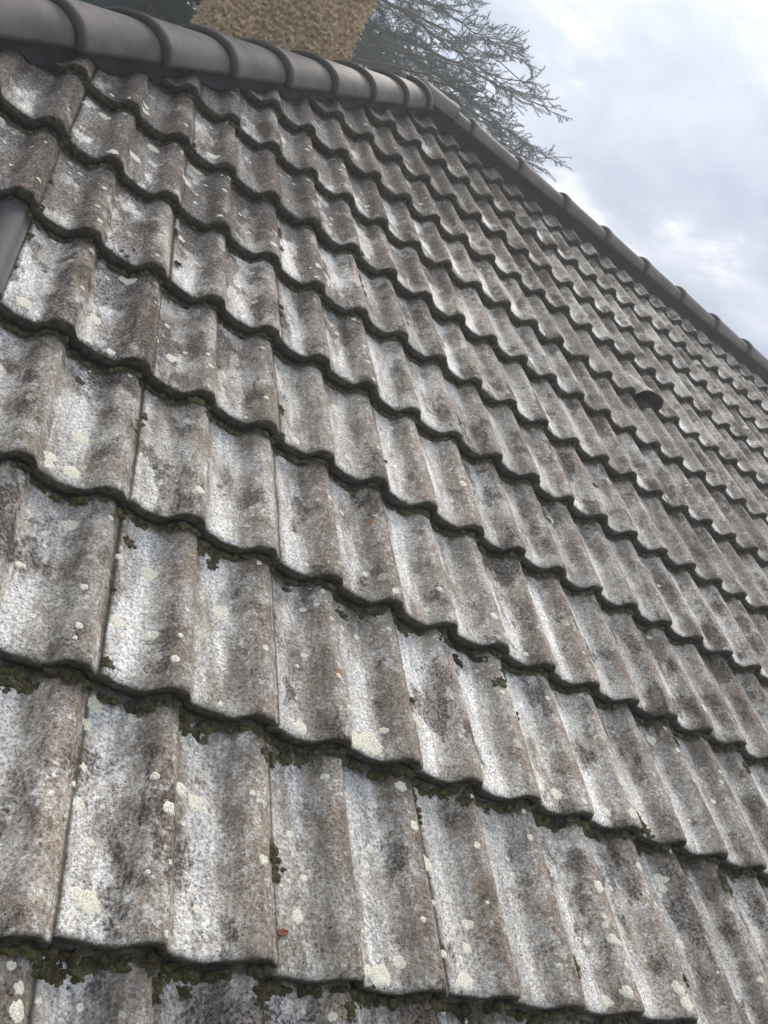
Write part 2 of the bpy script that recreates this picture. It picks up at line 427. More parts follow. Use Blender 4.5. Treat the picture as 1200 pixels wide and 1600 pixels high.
for k in range(-3, 12):
    for i in range(i0, i1):
        a, b = i * 2 * WAVE, k * ROW
        corners = [hip_dist(a + x, b + y) for x in (0, .3) for y in (0, .41)]
        if max(corners) < .05: continue
        vis = False
        for x in (0, .15, .3):
            for y in (0, .18, .36):
                p = pix(ROOF_M @ Vector((a + x, b + y, .02)))
                if p and -70 < p[0] < 1290 and -60 < p[1] < 1700: vis = True
        M = Matrix.Translation((a + random.uniform(-.0015, .0015), b + random.gauss(0, .0030) - (.014 if random.random() < .025 else 0), random.uniform(-.0015, .003))) \
            @ Matrix.Rotation(random.uniform(-.008, .008), 4, 'Z') @ Matrix.Rotation(random.uniform(-.006, .006), 4, 'X') @ Matrix.Rotation(random.uniform(-.005, .005), 4, 'Y')
        if not vis:
            rest.append(Matrix.Translation((a, b, 0))); continue
        key = (i, k)
        if key == (6, 7): me = tile_mesh("roof_tile", m_tile, seed=33, hood=True)
        elif key == (-3, 3): me = tile_mesh("roof_tile", m_smooth, seed=3)
        else: me = variants[random.randrange(len(variants))]
        if min(corners) < .045: me = cut_mesh(me, M, [HIP_PLANE])
        if b + .41 > VR - .035: me = cut_mesh(me, M, [TOP_PLANE])
        if not len(me.polygons): continue
        o = link("roof_tile", me, ROOF, label=LABELS.get(key)); o.matrix_local = M; count += 1
        add_bvh(me, M)
print("single tiles", count)
BVH = BVHTree.FromPolygons([Vector(v) for v in np.concatenate(bvh_v)], bvh_f)
def surf(a, b, default=None):
    h = BVH.ray_cast(Vector((a, b, .5)), Vector((0, 0, -1)))
    if h[0] is None: return (default if default is not None else 0.0, Vector((0, 0, 1)))
    nrm = h[1] if h[1].z > 0 else -h[1]
    return h[0].z, nrm
# tiles out of the photograph, joined: rest of the front slope, hip end and rear slope
def low_sheet(mats, planes, frame):
    V = np.asarray(low_v); Vs, Fs, Us, n = [], [], [], 0
    for M in mats:
        A = np.array(M); Vs.append(V @ A[:3, :3].T + A[:3, 3]); Us.append(low_uv); Fs += [tuple(q + n for q in f) for f in low_f]; n += len(V)
    me = mesh("roof_tile", np.concatenate(Vs), Fs, m_tile, True, np.concatenate(Us))
    bm = bmesh.new(); bm.from_mesh(me)
    for co, no in planes:
        bmesh.ops.bisect_plane(bm, geom=bm.verts[:] + bm.edges[:] + bm.faces[:], plane_co=co, plane_no=no, clear_inner=True)
    bm.to_mesh(me); bm.free(); o = link("roof_tile", me, ROOF, kind='stuff'); o.matrix_local = frame
low_sheet(rest, [HIP_PLANE, TOP_PLANE, ((X_END, 0, 0), (-1, 0, 0))], Matrix.Identity(4))
RI = ROOF_M.inverted()
def face_frame(ang, origin):     # the same plane turned about the vertical through the apex
    T = Matrix.Translation((APEX.x, APEX.y, 0)) @ Matrix.Rotation(ang, 4, 'Z') @ Matrix.Translation((-APEX.x, -APEX.y, 0))
    return RI @ T @ ROOF_M
HIP_PLANE_R = ((AX - HN.x * .045, VR + HN.y * .045, 0), (-HN.x, HN.y, 0))
grid = [Matrix.Translation((i * .3, k * ROW, 0)) for k in range(-3, 12) for i in range(-14, 20)]
low_sheet([g for g in grid if abs(g[0][3] + .15 - AX) < (VR - g[1][3]) * CP + .5], [HIP_PLANE, HIP_PLANE_R, TOP_PLANE], face_frame(-math.pi / 2, None))
gridr = [Matrix.Translation((i * .3, k * ROW, 0)) for k in range(-3, 12) for i in range(-26, 20) if i * .3 < AX + HALF + .3 and i * .3 > 2 * AX - X_END - .3]
low_sheet(gridr, [HIP_PLANE_R, TOP_PLANE, ((2 * AX - X_END, 0, 0), (1, 0, 0))], face_frame(math.pi, None))

# ------------------------------------------------------------------ ridge and hip tiles
RW, RH, LIFT, PITCH = .141, .0926, -.010, .347
def tube(L, w0, w1, h0, h1, th=.016, nt=22, ends=True, nl=7, rough=True, seed=0, skirt=.012):
    """half round tile along +x, big end at x=0"""
    th_ = np.linspace(0, np.pi, nt); ex = 2 / 2.25
    cx = np.sign(np.cos(th_)) * np.abs(np.cos(th_)) ** ex; sz = np.abs(np.sin(th_)) ** ex
    V, UV, F = [], [], []
    xs = [0, .006, .03, .06] + list(np.linspace(.1, L, nl))
    def ring(x, inset):
        t = min(max(x / L, 0), 1); ww = w0 + (w1 - w0) * t - inset; hh = h0 + (h1 - h0) * t - inset
        if not inset:
            if x < .003: ww -= .004; hh -= .004
            if .003 < x < .035: ww += .004; hh += .004
        r = [(x, ww * c, hh * s) for c, s in zip(cx, sz)]
        return [(x, ww, -skirt)] + r + [(x, -ww, -skirt)]
    m = nt + 2
    for x in xs:
        for q, p in enumerate(ring(x, 0)):
            wv = .0012 * noise.noise(Vector((p[0] * 12 + seed, p[1] * 12, p[2] * 12))) if rough else 0
            V.append((p[0], p[1] * (1 + wv * 6), p[2] * (1 + wv * 6))); UV.append((q / (m - 1), x / .35))
    no = len(xs)
    for j in range(no - 1):
        F += [(j * m + i, j * m + i + 1, (j + 1) * m + i + 1, (j + 1) * m + i)[::-1] for i in range(m - 1)]
    b0 = len(V)
    for x in (0, L):
        for q, p in enumerate(ring(x, th)): V.append(p); UV.append((q / (m - 1), -.02))
    F += [(b0 + i, b0 + i + 1, b0 + m + i + 1, b0 + m + i) for i in range(m - 1)]
    F += [(i, i + 1, b0 + i + 1, b0 + i) for i in range(m - 1)]
    l0 = (no - 1) * m
    F += [(l0 + i, l0 + i + 1, b0 + m + i + 1, b0 + m + i)[::-1] for i in range(m - 1)]
    for e in (0, m - 1):    # lower rims
        F += [(j * m + e, (j + 1) * m + e, b0 + m + e, b0 + e) for j in (0,)] if False else []
        F.append(tuple([j * m + e for j in range(no)] + [b0 + m + e, b0 + e]))
    return V, F, UV
ridge_vars = []
for sd_ in range(4):
    V, F, UV = tube(PITCH + .06, RW + .010, RW - .014, RH + .010, RH - .014, th=.022, seed=sd_ * 3.7)
    ridge_vars.append(mesh("ridge_tile", V, F, m_ridge, True, UV))
def frame_along(p, d):
    d = d.normalized(); side = d.cross(Vector((0, 0, 1))).normalized(); upv = side.cross(d)
    M = Matrix(((d.x, -side.x, upv.x, p.x), (d.y, -side.y, upv.y, p.y), (d.z, -side.z, upv.z, p.z), (0, 0, 0, 1)))
    return M
UPV = Vector((0, 0, LIFT))
def put_ridge(p, d):
    M = RI @ frame_along(p, d) @ Matrix.Rotation(random.uniform(-.008, .008), 4, 'X') @ Matrix.Rotation(-.012 + random.uniform(-.004, .004), 4, 'Y')
    o = link("ridge_tile", ridge_vars[random.randrange(4)], ROOF); o.matrix_local = M
hipd = Vector((-1, -1, -math.tan(PHI))); hl = HALF * hipd.length; hipd.normalize()
hipr = Vector((hipd.x, -hipd.y, hipd.z))
def hup(d): s = d.cross(Vector((0, 0, 1))); u = s.cross(d).normalized(); return u if u.z > 0 else -u
for dd in (hipd, hipr):
    t = .012 + PITCH
    while t < hl + .1:
        # the big end points down the hip
        put_ridge(APEX + dd * t + hup(dd) * LIFT, -dd); t += PITCH
t = -.022
while t < X_END - APEX.x - .1:
    put_ridge(APEX + Vector((1, 0, 0)) * t + UPV, Vector((1, 0, 0))); t += PITCH if t > 0 else .335
# three-armed cap where the hips meet the ridge
parts = []
for d_, L_ in ((-hipd, .105), (-hipr, .105), (Vector((-1, 0, 0)), .215)):
    st_ = APEX - d_ * L_ + (hup(-d_) if d_.x > 0 else Vector((0, 0, 1))) * (LIFT + .003)
    V, F, UV = tube(L_ + .01, RW + .013, RW + .013, RH + .013, RH + .013, nl=4)
    M = RI @ frame_along(st_, d_)
    parts.append(([tuple(M @ Vector(v)) for v in V], F, UV))
V, F = merge([(p[0], p[1]) for p in parts]); UV = sum([p[2] for p in parts], [])
link("ridge_cap", mesh("ridge_cap", V, F, m_ridge, True, UV), ROOF, label="three-way cap joining the hip and the ridge")

# ------------------------------------------------------------------ flashing under the ridge and hip tiles
def flashing(kind):
    L = 3.6 if kind == 'hip' else X_END - AX
    step = .012; nt_ = int(L / step); nr = 9
    inner, c_in = (.088, .052) if kind == 'hip' else (.086, .068)
    outer = .122 if kind == 'hip' else .112
    S = np.zeros((nt_, nr)); A = np.zeros((nt_, nr)); B = np.zeros((nt_, nr))
    for i in range(nt_):
        t_ = i * step
        for j in range(nr):
            f = j / (nr - 1)
            off = inner + (outer - inner) * f
            if j == nr - 1: off += .010 * noise.noise(Vector((t_ * 6, 1.1, 0))) + .004 * noise.noise(Vector((t_ * 31, 1.1, 0)))
            if kind == 'hip': a, b = AX + HD.x * t_ + HN.x * off, VR + HD.y * t_ + HN.y * off
            else: a, b = AX + t_, VR - off
            A[i, j], B[i, j] = a, b
            S[i, j] = surf(a, b, -.02)[0]
    K = 5
    Sm = S.copy()
    for i in range(nt_):
        lo, hi = max(0, i - K), min(nt_, i + K + 1)
        Sm[i] = .5 * S[lo:hi].mean(0) + .5 * S[max(0, i - 1):i + 2].max(0)
    Sm = np.maximum(Sm, S)
    V, UV, F = [], [], []
    for i in range(nt_):
        for j in range(nr):
            f = j / (nr - 1); g = min(1, f / .70)
            c = (1 - g) * c_in + g * (Sm[i, j] + .004) - .010 * math.sin(math.pi * g)
            c = max(c, Sm[i, j] + .003)
            c += .018 * noise.noise(Vector((i * step * 16, f * 2.4, 3 if kind == 'hip' else 8))) * math.sin(math.pi * min(1, f + .12)) + .002 * noise.noise(Vector((i * step * 60, f * 7, 0)))
            V.append((A[i, j], B[i, j], max(c, S[i, j] + .0015))); UV.append((i * step, f))
    for i in range(nt_ - 1):
        for j in range(nr - 1):
            F.append((i * nr + j, (i + 1) * nr + j, (i + 1) * nr + j + 1, i * nr + j + 1))
    me = mesh("flashing", V, F, m_flash, True, UV)
    o = link("flashing", me, ROOF); md = o.modifiers.new("thick", 'SOLIDIFY'); md.thickness = .002; md.offset = 1
flashing('hip'); flashing('ridge')

# ------------------------------------------------------------------ moss and lichen
def ico(sub):
    bm = bmesh.new(); bmesh.ops.create_icosphere(bm, subdivisions=sub, radius=1)
    V = np.array([v.co[:] for v in bm.verts]); T = np.array([[v.index for v in f.verts] for f in bm.faces]); bm.free(); return V, T
ICO = {k: ico(k) for k in (1, 2, 3)}
MV, MT, mn = [], [], 0
def lump(a, b, c, r, sub=1, flat=.6, amp=.35):
    global mn
    V, T = ICO[sub]
    ph = rng.uniform(0, 9, 3)
    amp *= .7; d_ = 1 + amp * (np.sin(V[:, 0] * 3.1 + ph[0]) * np.sin(V[:, 1] * 3.7 + ph[1]) + .5 * np.sin(V[:, 2] * 6.3 + V[:, 0] * 5 + ph[2])) + rng.normal(0, .04 if sub < 3 else .03, len(V))
    s = np.array([r * rng.uniform(.8, 1.3), r * rng.uniform(.7, 1.1), r * flat])
    th = rng.uniform(-.6, .6); R = np.array([[math.cos(th), -math.sin(th), 0], [math.sin(th), math.cos(th), 0], [0, 0, 1]])
    MV.append((V * d_[:, None] * s) @ R.T + np.array([a, b, c])); MT.append(T + mn); mn += len(V)
LICHEN=[(-0.559,1.093,0.016),(-0.381,1.379,0.017),(-0.427,1.155,0.014),(-0.260,1.157,0.013),(-0.398,0.690,0.023),(-0.400,0.724,0.015),(-0.440,0.714,0.011),(-0.398,0.819,0.015),(-0.236,0.588,0.014),(-0.101,0.558,0.015),(-0.183,0.774,0.010),(-0.214,0.458,0.009),(0.193,0.370,0.021),(0.159,0.355,0.016),(0.302,0.353,0.018),(0.297,0.464,0.012),(-0.260,0.051,0.015),(-0.277,0.057,0.009),(-0.119,0.214,0.014),(-0.147,0.227,0.010),(-0.290,0.170,0.011),(-0.174,0.181,0.010),(-0.286,0.342,0.013),(-0.293,0.292,0.009),(-0.028,0.135,0.008),(-0.168,0.017,0.005),(0.298,0.195,0.015),(0.184,0.004,0.015),(0.219,0.036,0.009),(0.155,0.015,0.009),(0.343,0.001,0.015),(0.372,0.109,0.009),(0.361,0.071,0.009),(0.293,0.054,0.007),(-0.319,-0.071,0.011),(-0.322,-0.049,0.007),(-0.292,-0.055,0.005),(-0.261,-0.051,0.006),(0.969,0.283,0.013),(1.114,0.649,0.014),(0.700,0.033,0.010),(0.844,0.049,0.010),(0.714,0.217,0.012),(0.674,0.395,0.013),(0.816,0.390,0.010),(0.848,0.368,0.012),(0.956,1.322,0.015),(0.048,0.361,0.012),(0.666,0.119,0.008),(0.694,0.120,0.009),(0.867,0.283,0.009),(1.396,0.815,0.012),(0.859,0.017,0.012),(0.670,0.002,0.010),(0.183,1.305,0.014),(-0.706,1.760,0.010),(-0.739,1.736,0.010),(-0.581,2.103,0.015),(-0.598,2.044,0.013),(-0.537,2.050,0.017),(-0.446,2.160,0.014),(-0.458,2.200,0.012),(-0.393,2.050,0.018),(-0.260,2.078,0.016),(-0.438,1.891,0.018),(-0.511,1.763,0.012),(-0.292,1.936,0.017),(-0.223,2.156,0.017),(-0.560,0.921,0.010),(-0.565,0.926,0.006),(-0.385,1.070,0.010),(0.543,1.211,0.011),(2.802,3.482,0.025),(0.257,0.319,0.010),(0.216,0.287,0.007),(1.214,0.299,0.011),(-0.195,0.406,0.007),(0.046,1.078,0.011),(0.029,1.046,0.012)]
MOSS=[(0.001,0.138,0.022),(0.001,0.156,0.020),(0.006,0.117,0.018),(-0.277,-0.031,0.021),(-0.248,-0.026,0.018),(-0.296,-0.027,0.016),(-0.150,-0.029,0.017),(-0.169,-0.020,0.013),(-0.107,-0.033,0.016),(-0.150,-0.046,0.011),(-0.013,-0.037,0.018),(0.002,-0.021,0.017),(0.168,-0.022,0.018),(0.123,-0.041,0.015),(0.285,-0.024,0.019),(0.916,0.358,0.033),(0.907,0.384,0.027),(0.922,0.339,0.027),(1.182,0.288,0.032),(1.170,0.306,0.025),(1.223,0.294,0.022),(1.039,0.642,0.026),(1.182,0.637,0.021),(0.599,0.054,0.019),(0.596,0.069,0.015),(0.892,0.062,0.019),(0.557,0.612,0.021),(0.584,0.645,0.019),(-0.290,0.371,0.014),(-0.301,0.913,0.011),(-0.305,0.883,0.008),(-0.148,0.674,0.018),(-0.121,0.656,0.018),(-0.281,0.631,0.017),(0.423,0.670,0.018),(0.464,0.653,0.021),(0.533,0.674,0.015),(0.166,0.659,0.015),(0.222,0.681,0.017),(0.238,0.680,0.017),(0.041,0.668,0.012),(-0.012,0.308,0.020),(-0.124,0.321,0.017),(0.036,0.321,0.018),(-0.145,0.325,0.015),(0.299,0.311,0.016),(0.406,0.323,0.018),(0.731,0.322,0.013),(0.073,0.325,0.016),(0.004,1.576,0.017),(0.004,1.531,0.016),(0.924,1.324,0.019),(0.946,1.310,0.015),(-0.245,1.040,0.013),(-0.422,0.980,0.013),(-0.164,1.024,0.012),(1.471,0.640,0.019),(1.713,1.390,0.015),(1.492,2.474,0.018),(1.262,1.620,0.014),(-0.385,0.324,0.017),(-0.410,0.320,0.017),(-0.334,0.336,0.016)]
for a, b, r in MOSS:
    for q in range(34):
        aa, bb = a + rng.normal(0, r * .36), b + .007 + rng.normal(0, r * .30)
        z, _ = surf(aa, bb); lump(aa, bb, z + r * .05, r * rng.uniform(.10, .26), 2, .75, .25)
for k in range(-1, 12):
    b0 = k * ROW
    a = max(XL, AX - (VR - b0) * CP + .15)
    while a < 7:
        p = pix(ROOF_M @ Vector((a, b0, .0)))
        if p is None or not (-60 < p[0] < 1260 and -40 < p[1] < 1660): a += .05; continue
        fr = (a / WAVE) % 1
        near = b0 < 1.2 and a < 1.6
        dens = .35 + 1.1 * max(0, noise.noise(Vector((a * 3.3, b0 * 5, 4.4)))) + (.25 if k <= 1 else 0)
        bb = b0 - .001
        zu = surf(a, b0 + .03)[0]
        while surf(a, bb)[0] > zu - STEP * .55 and bb > b0 - .02: bb -= .002
        bb -= rng.uniform(0, .007)
        z, _ = surf(a, bb)
        if rng.random() < .72:
            lump(a, bb, z + rng.uniform(-.001, .005), rng.uniform(.0035, .008) * (1 + .3 * dens), 2 if near else 1, .9)
        if rng.random() < .20 * dens and fr < .62:
            r = rng.uniform(.008, .016) * (1.15 if k <= 2 else 1)
            for e in range(14 if near else 6):
                a2, b2 = a + rng.normal(0, r * .45), bb - abs(rng.normal(0, r * .5)); z, _ = surf(a2, b2); lump(a2, b2, z + r * .08, r * rng.uniform(.18, .38), 2 if near else 1, .75)
        a += rng.uniform(.006, .013)
# cushions in the side joints
for q in range(330):
    i = rng.integers(-4, 24); k = rng.integers(-1, 11); a = i * .3 + rng.normal(.002, .003); b = (k + rng.uniform(0, 1) ** .7) * ROW
    if hip_dist(a, b) < .2 or b > VR - .2: continue
    p = pix(ROOF_M @ Vector((a, b, 0)))
    if not p or not (-20 < p[0] < 1220 and -20 < p[1] < 1620): continue
    for e in range(rng.integers(1, 5)):
        z, _ = surf(a + .004, b); lump(a + .004, b, z, rng.uniform(.003, .0075), 2, .7); b += rng.uniform(.006, .014)
link("moss", fast_mesh("moss", np.concatenate(MV), np.concatenate(MT), m_moss), ROOF, kind='stuff', label="dark green moss cushions along the tile edges")

LV, LF, LU = [], [], []
def lichen(a, b, r, seed):
    n_, rings = 30, 4; base = len(LV)
    hs = [surf(a + r * 1.25 * math.cos(q * .785), b + r * 1.25 * math.sin(q * .785))[0] for q in range(8)] + [surf(a, b)[0]]
    if max(hs) - min(hs) > .006 + r * 1.1: return       # not across an edge or a joint
    hole = rng.random() < .22
    z, _ = surf(a, b); LV.append((a, b, z + (.0009 if not hole else .0002)))
    for q in range(1, rings + 1):
        for s in range(n_):
            t_ = 2 * math.pi * s / n_
            rr = r * q / rings * (1 + .26 * noise.noise(Vector((math.cos(t_) * 1.6 + seed, math.sin(t_) * 1.6, seed))) + .24 * noise.noise(Vector((math.cos(t_) * 4 + seed, math.sin(t_) * 4, 3)))  * q / rings + .14 * noise.noise(Vector((math.cos(t_) * 9 + seed, math.sin(t_) * 9, 7))) * q / rings)
            aa, bb = a + rr * math.cos(t_), b + rr * math.sin(t_)
            zz, _ = surf(aa, bb)
            if abs(zz - z) > .03: zz = z
            LV.append((aa, bb, zz + (.0009 if q < rings else .0001)))
    for s in range(n_):
        s2 = (s + 1) % n_
        LF.append((base, base + 1 + s, base + 1 + s2))
        for q in range(rings - 1):
            o = base + 1 + q * n_
            LF.append((o + s, o + n_ + s, o + n_ + s2, o + s2))
for q, (a, b, r) in enumerate(LICHEN):
    for da, db in ((0, 0), (0, .010), (0, .020), (.010, 0), (-.010, 0), (0, -.012), (.014, .014), (-.014, .014)):
        n0 = len(LV); lichen(a + da, b + db, r, q * 1.7)
        if len(LV) > n0: break
nl_ = 0
while nl_ < 760:
    a, b = rng.uniform(-1.0, 4.2), rng.uniform(-.1, VR - .2)
    if rng.random() < .22: a, b = rng.uniform(-1.0, .4), rng.uniform(.9, 2.8)
    elif rng.random() < .3: a, b = rng.uniform(-.5, 1.4), rng.uniform(-.1, .8)
    if hip_dist(a, b) < .22 or (-.91 < a < -.59 and 1.03 < b < 1.42): continue
    p = pix(ROOF_M @ Vector((a, b, 0)))
    if not p or not (-10 < p[0] < 1210 and -10 < p[1] < 1610): continue
    nl_ += 1
    far = math.hypot(a + .65, b + .34)
    lichen(a, b, rng.uniform(.0025, .0062) * (1 if rng.random() < .88 else 1.7) * (1 + .12 * far), nl_ * 2.3 + 500)
link("lichen", mesh("lichen", LV, LF, m_lichen), ROOF, kind='stuff', label="round cream lichen patches")

# ------------------------------------------------------------------ litter lying on the tiles
def leaf(name, label, cat, a, b, L, W_, rot, c1, c2, curl=.25, jag=.0, group=None):
    m = simple(name + "_brown", c1, c2, 150, bump=.0006)
    V, F = [], []; nl, nw = 9, 5; z, nrm = surf(a, b)
    for i in range(nl):
        t_ = i / (nl - 1); wd = W_ * math.sin(math.pi * min(1, max(0, t_ * .94 + .03))) ** .7 * (1 + jag * noise.noise(Vector((t_ * 6, a * 50, 1))))
        for j in range(nw):
            s = j / (nw - 1) * 2 - 1
            V.append(((t_ - .5) * L, s * wd / 2, .0012 + curl * W_ * abs(s) ** 1.5 + .12 * L * (t_ - .5) ** 2 * 2))
    for i in range(nl - 1):
        for j in range(nw - 1): F.append((i * nw + j, (i + 1) * nw + j, (i + 1) * nw + j + 1, i * nw + j + 1))
    me = mesh(name, V, F, m); o = link(name, me, label=label); o['category'] = cat
    if group: o['group'] = group
    q = nrm.to_track_quat('Z', 'Y').to_matrix().to_4x4()
    o.matrix_world = ROOF_M @ Matrix.Translation((a, b, z + .0005)) @ q @ Matrix.Rotation(rot, 4, 'Z')
    md = o.modifiers.new("thick", 'SOLIDIFY'); md.thickness = .0006
leaf("dead_leaf", "dark dried leaf caught beside a tile joint in the upper left", "leaf", -.286, 1.493, .030, .016, -1.1, (.035, .026, .022), (.09, .065, .055), .35, .5)
leaf("dead_leaf", "small rust-red leaf in the trough near the bottom edge", "leaf", .012, .049, .028, .009, 1.6, (.16, .045, .03), (.24, .085, .055), .15, .1)
for a, b, s, ro, lb in ((-.413, 1.430, .012, 1.7, "leftmost of three dark bark flakes above a cream lichen"), (-.400, 1.418, .015, .3, "longest and lowest of three dark bark flakes in a pale trough"), (-.386, 1.470, .012, -.8, "uppermost of three dark bark flakes in a pale trough")):
    leaf("bark_flake", lb, "bark", a, b, s, s * .5, ro, (.02, .017, .016), (.05, .042, .038), .1, .8, "dark bark flakes lying in a trough")

# ------------------------------------------------------------------ walls, gutter
m_wall = simple("cream_render", (.42, .36, .26), (.55, .48, .36), 3, bscale=60, bump=.01)
m_zinc = simple("grey_zinc", (.20, .21, .22), (.28, .29, .30), 5, rough=.45)
inset = .35
wz = Z_E - .12 + inset * math.tan(PHI) - .05
for dims in ((XL + inset, X_END - .2, YF + inset, YF + inset + .25), (XL + inset, X_END - .2, YB - inset - .25, YB - inset), (XL + inset, XL + inset + .25, YF + inset + .25, YB - inset - .25)):
    V, F = box_arrays(*dims, 0, wz); link("wall", mesh("wall", V, F, m_wall, False), house)
gx = X_END - .2
V = []
g = [(YF + inset + .25, 0), (YB - inset - .25, 0), (YB - inset - .25, wz), (APEX.y, APEX.z - .22), (YF + inset + .25, wz)]
V = [(gx, y, z) for y, z in g] + [(gx - .25, y, z) for y, z in g]
F = [(0, 1, 2, 3, 4), (9, 8, 7, 6, 5)] + [(i, i + 5, (i + 1) % 5 + 5, (i + 1) % 5) for i in range(5)]
link("wall", mesh("wall", V, F, m_wall, False), house)
V, F = [], []
ng = 9
for e, x in enumerate((XL - .05, X_END + .02)):
    for r in (.065, .062):
        for s in range(ng):
            t_ = math.pi + math.pi * s / (ng - 1); V.append((x, YF - .03 + r * math.cos(t_), Z_E - .09 + r * math.sin(t_)))
for base in (0, ng):
    for s in range(ng - 1): F.append((base + s, base + s + 1, base + s + 1 + 2 * ng, base + s + 2 * ng))
for s_ in (0, ng - 1): F.append((s_, s_ + ng, s_ + 3 * ng, s_ + 2 * ng))
link("gutter", mesh("gutter", V, F, m_zinc, True), house)

# ------------------------------------------------------------------ chimney (part of the house)
def chimney():
    m, n = material("ochre_roughcast")
    P = n.new('ShaderNodeTexCoord').outputs['Object']
    v1 = n.noise(P, 62, 5, .6); v2 = n.noise(P, 170, 3, .6); v3 = n.noise(P, 5, 4, .55)
    col = n.mix(n.ramp(v1, .35, .66), (.38, .26, .155), (.70, .53, .35))
    col = n.mix(n.ramp(v3, .35, .7, 0, .45), col, (.26, .185, .12))
    col = n.mix(n.ramp(v2, .6, .75, 0, .5), col, (.46, .36, .24))
    n.surf(col, .95, n.math('ADD', v1, n.math('MULTIPLY', v2, .3)), .006, .8, .1)
    y0 = 3.1; x0, x1 = -.652 + .0975 * (y0 + .896), -.652 + .248 * (y0 + .896); dep = .62; zb, zt = H0 + 1.5, H0 + 3.5
    V, F = [], []
    nu, nv = 420, 300
    ccx, ccy = (x0 + x1) / 2, y0 + dep / 2; hx, hy = (x1 - x0) / 2, dep / 2
    # rounded rectangle outline by arc length
    rc = .03; pts = []
    for (sx, sy, a0) in ((1, -1, -90), (1, 1, 0), (-1, 1, 90), (-1, -1, 180)):
        for s in range(5):
            t_ = math.radians(a0 + 90 * s / 4); pts.append((ccx + sx * (hx - rc) + rc * math.cos(t_), ccy + sy * (hy - rc) + rc * math.sin(t_), math.cos(t_), math.sin(t_)))
    seg = [math.dist(pts[q][:2], pts[(q + 1) % 20][:2]) for q in range(20)]; tot = sum(seg)
    ring = []
    for s in range(nu):
        dd = tot * s / nu; q = 0
        while dd > seg[q]: dd -= seg[q]; q += 1
        f = dd / seg[q]; A, B = pts[q], pts[(q + 1) % 20]
        nx_, ny_ = A[2] * (1 - f) + B[2] * f, A[3] * (1 - f) + B[3] * f; l = math.hypot(nx_, ny_)
        ring.append((A[0] * (1 - f) + B[0] * f, A[1] * (1 - f) + B[1] * f, nx_ / l, ny_ / l))
    zs = np.linspace(zb, zt, nv)
    for z in zs:
        for x, y, nx_, ny_ in ring:
            q = Vector((x, y, z)); dsp = .009 - .022 * min(.8, noise.noise(q * 60 + Vector((1, 1, 1)) * .6 * noise.noise(q * 20), noise_basis='VORONOI_F1')) + .006 * noise.noise(q * 110) + .006 * noise.noise(q * 7)
            V.append((x + nx_ * dsp, y + ny_ * dsp, z))
    for j in range(nv - 1):
        for s in range(nu):
            s2 = (s + 1) % nu; F.append((j * nu + s, j * nu + s2, (j + 1) * nu + s2, (j + 1) * nu + s))
    F.append(tuple((nv - 1) * nu + s for s in range(nu)))
    ch = link("chimney", mesh("chimney", V, F, m), house, label="ochre roughcast chimney stack")
    bevel_box("cap_slab", (x0 - .06, x1 + .06, y0 - .06, y0 + dep + .06, zt + .004, zt + .08), m_wall, ch)
    for px in (ccx - .12, ccx + .12):
        bm = bmesh.new(); bmesh.ops.create_cone(bm, cap_ends=True, segments=20, radius1=.10, radius2=.085, depth=.28, matrix=Matrix.Translation((px, ccy, zt + .222)))
        me = bpy.data.meshes.new("chimney_pot"); bm.to_mesh(me); bm.free(); me.materials.append(m_ridge); link("chimney_pot", me, ch)
chimney()

# ------------------------------------------------------------------ ground
mg, n = material("grass_ground")
P = n.new('ShaderNodeTexCoord').outputs['Object']
n.surf(n.mix(n.ramp(n.noise(P, .8, 8, .6), .35, .65), (.035, .05, .018), (.08, .10, .035)), 1, n.noise(P, 30, 4), .03)
ng_ = 40
gs = np.sign(np.linspace(-1, 1, ng_)) * np.abs(np.linspace(-1, 1, ng_)) ** 3 * 300
V = [(x, y, (.6 * noise.noise(Vector((x * .02, y * .02, 0))) if math.hypot(x - 2, y - 3) > 25 else 0)) for y in gs for x in gs]
F = [(j * ng_ + i, j * ng_ + i + 1, (j + 1) * ng_ + i + 1, (j + 1) * ng_ + i) for j in range(ng_ - 1) for i in range(ng_ - 1)]
link("ground", mesh("ground", V, F, mg), kind='structure')

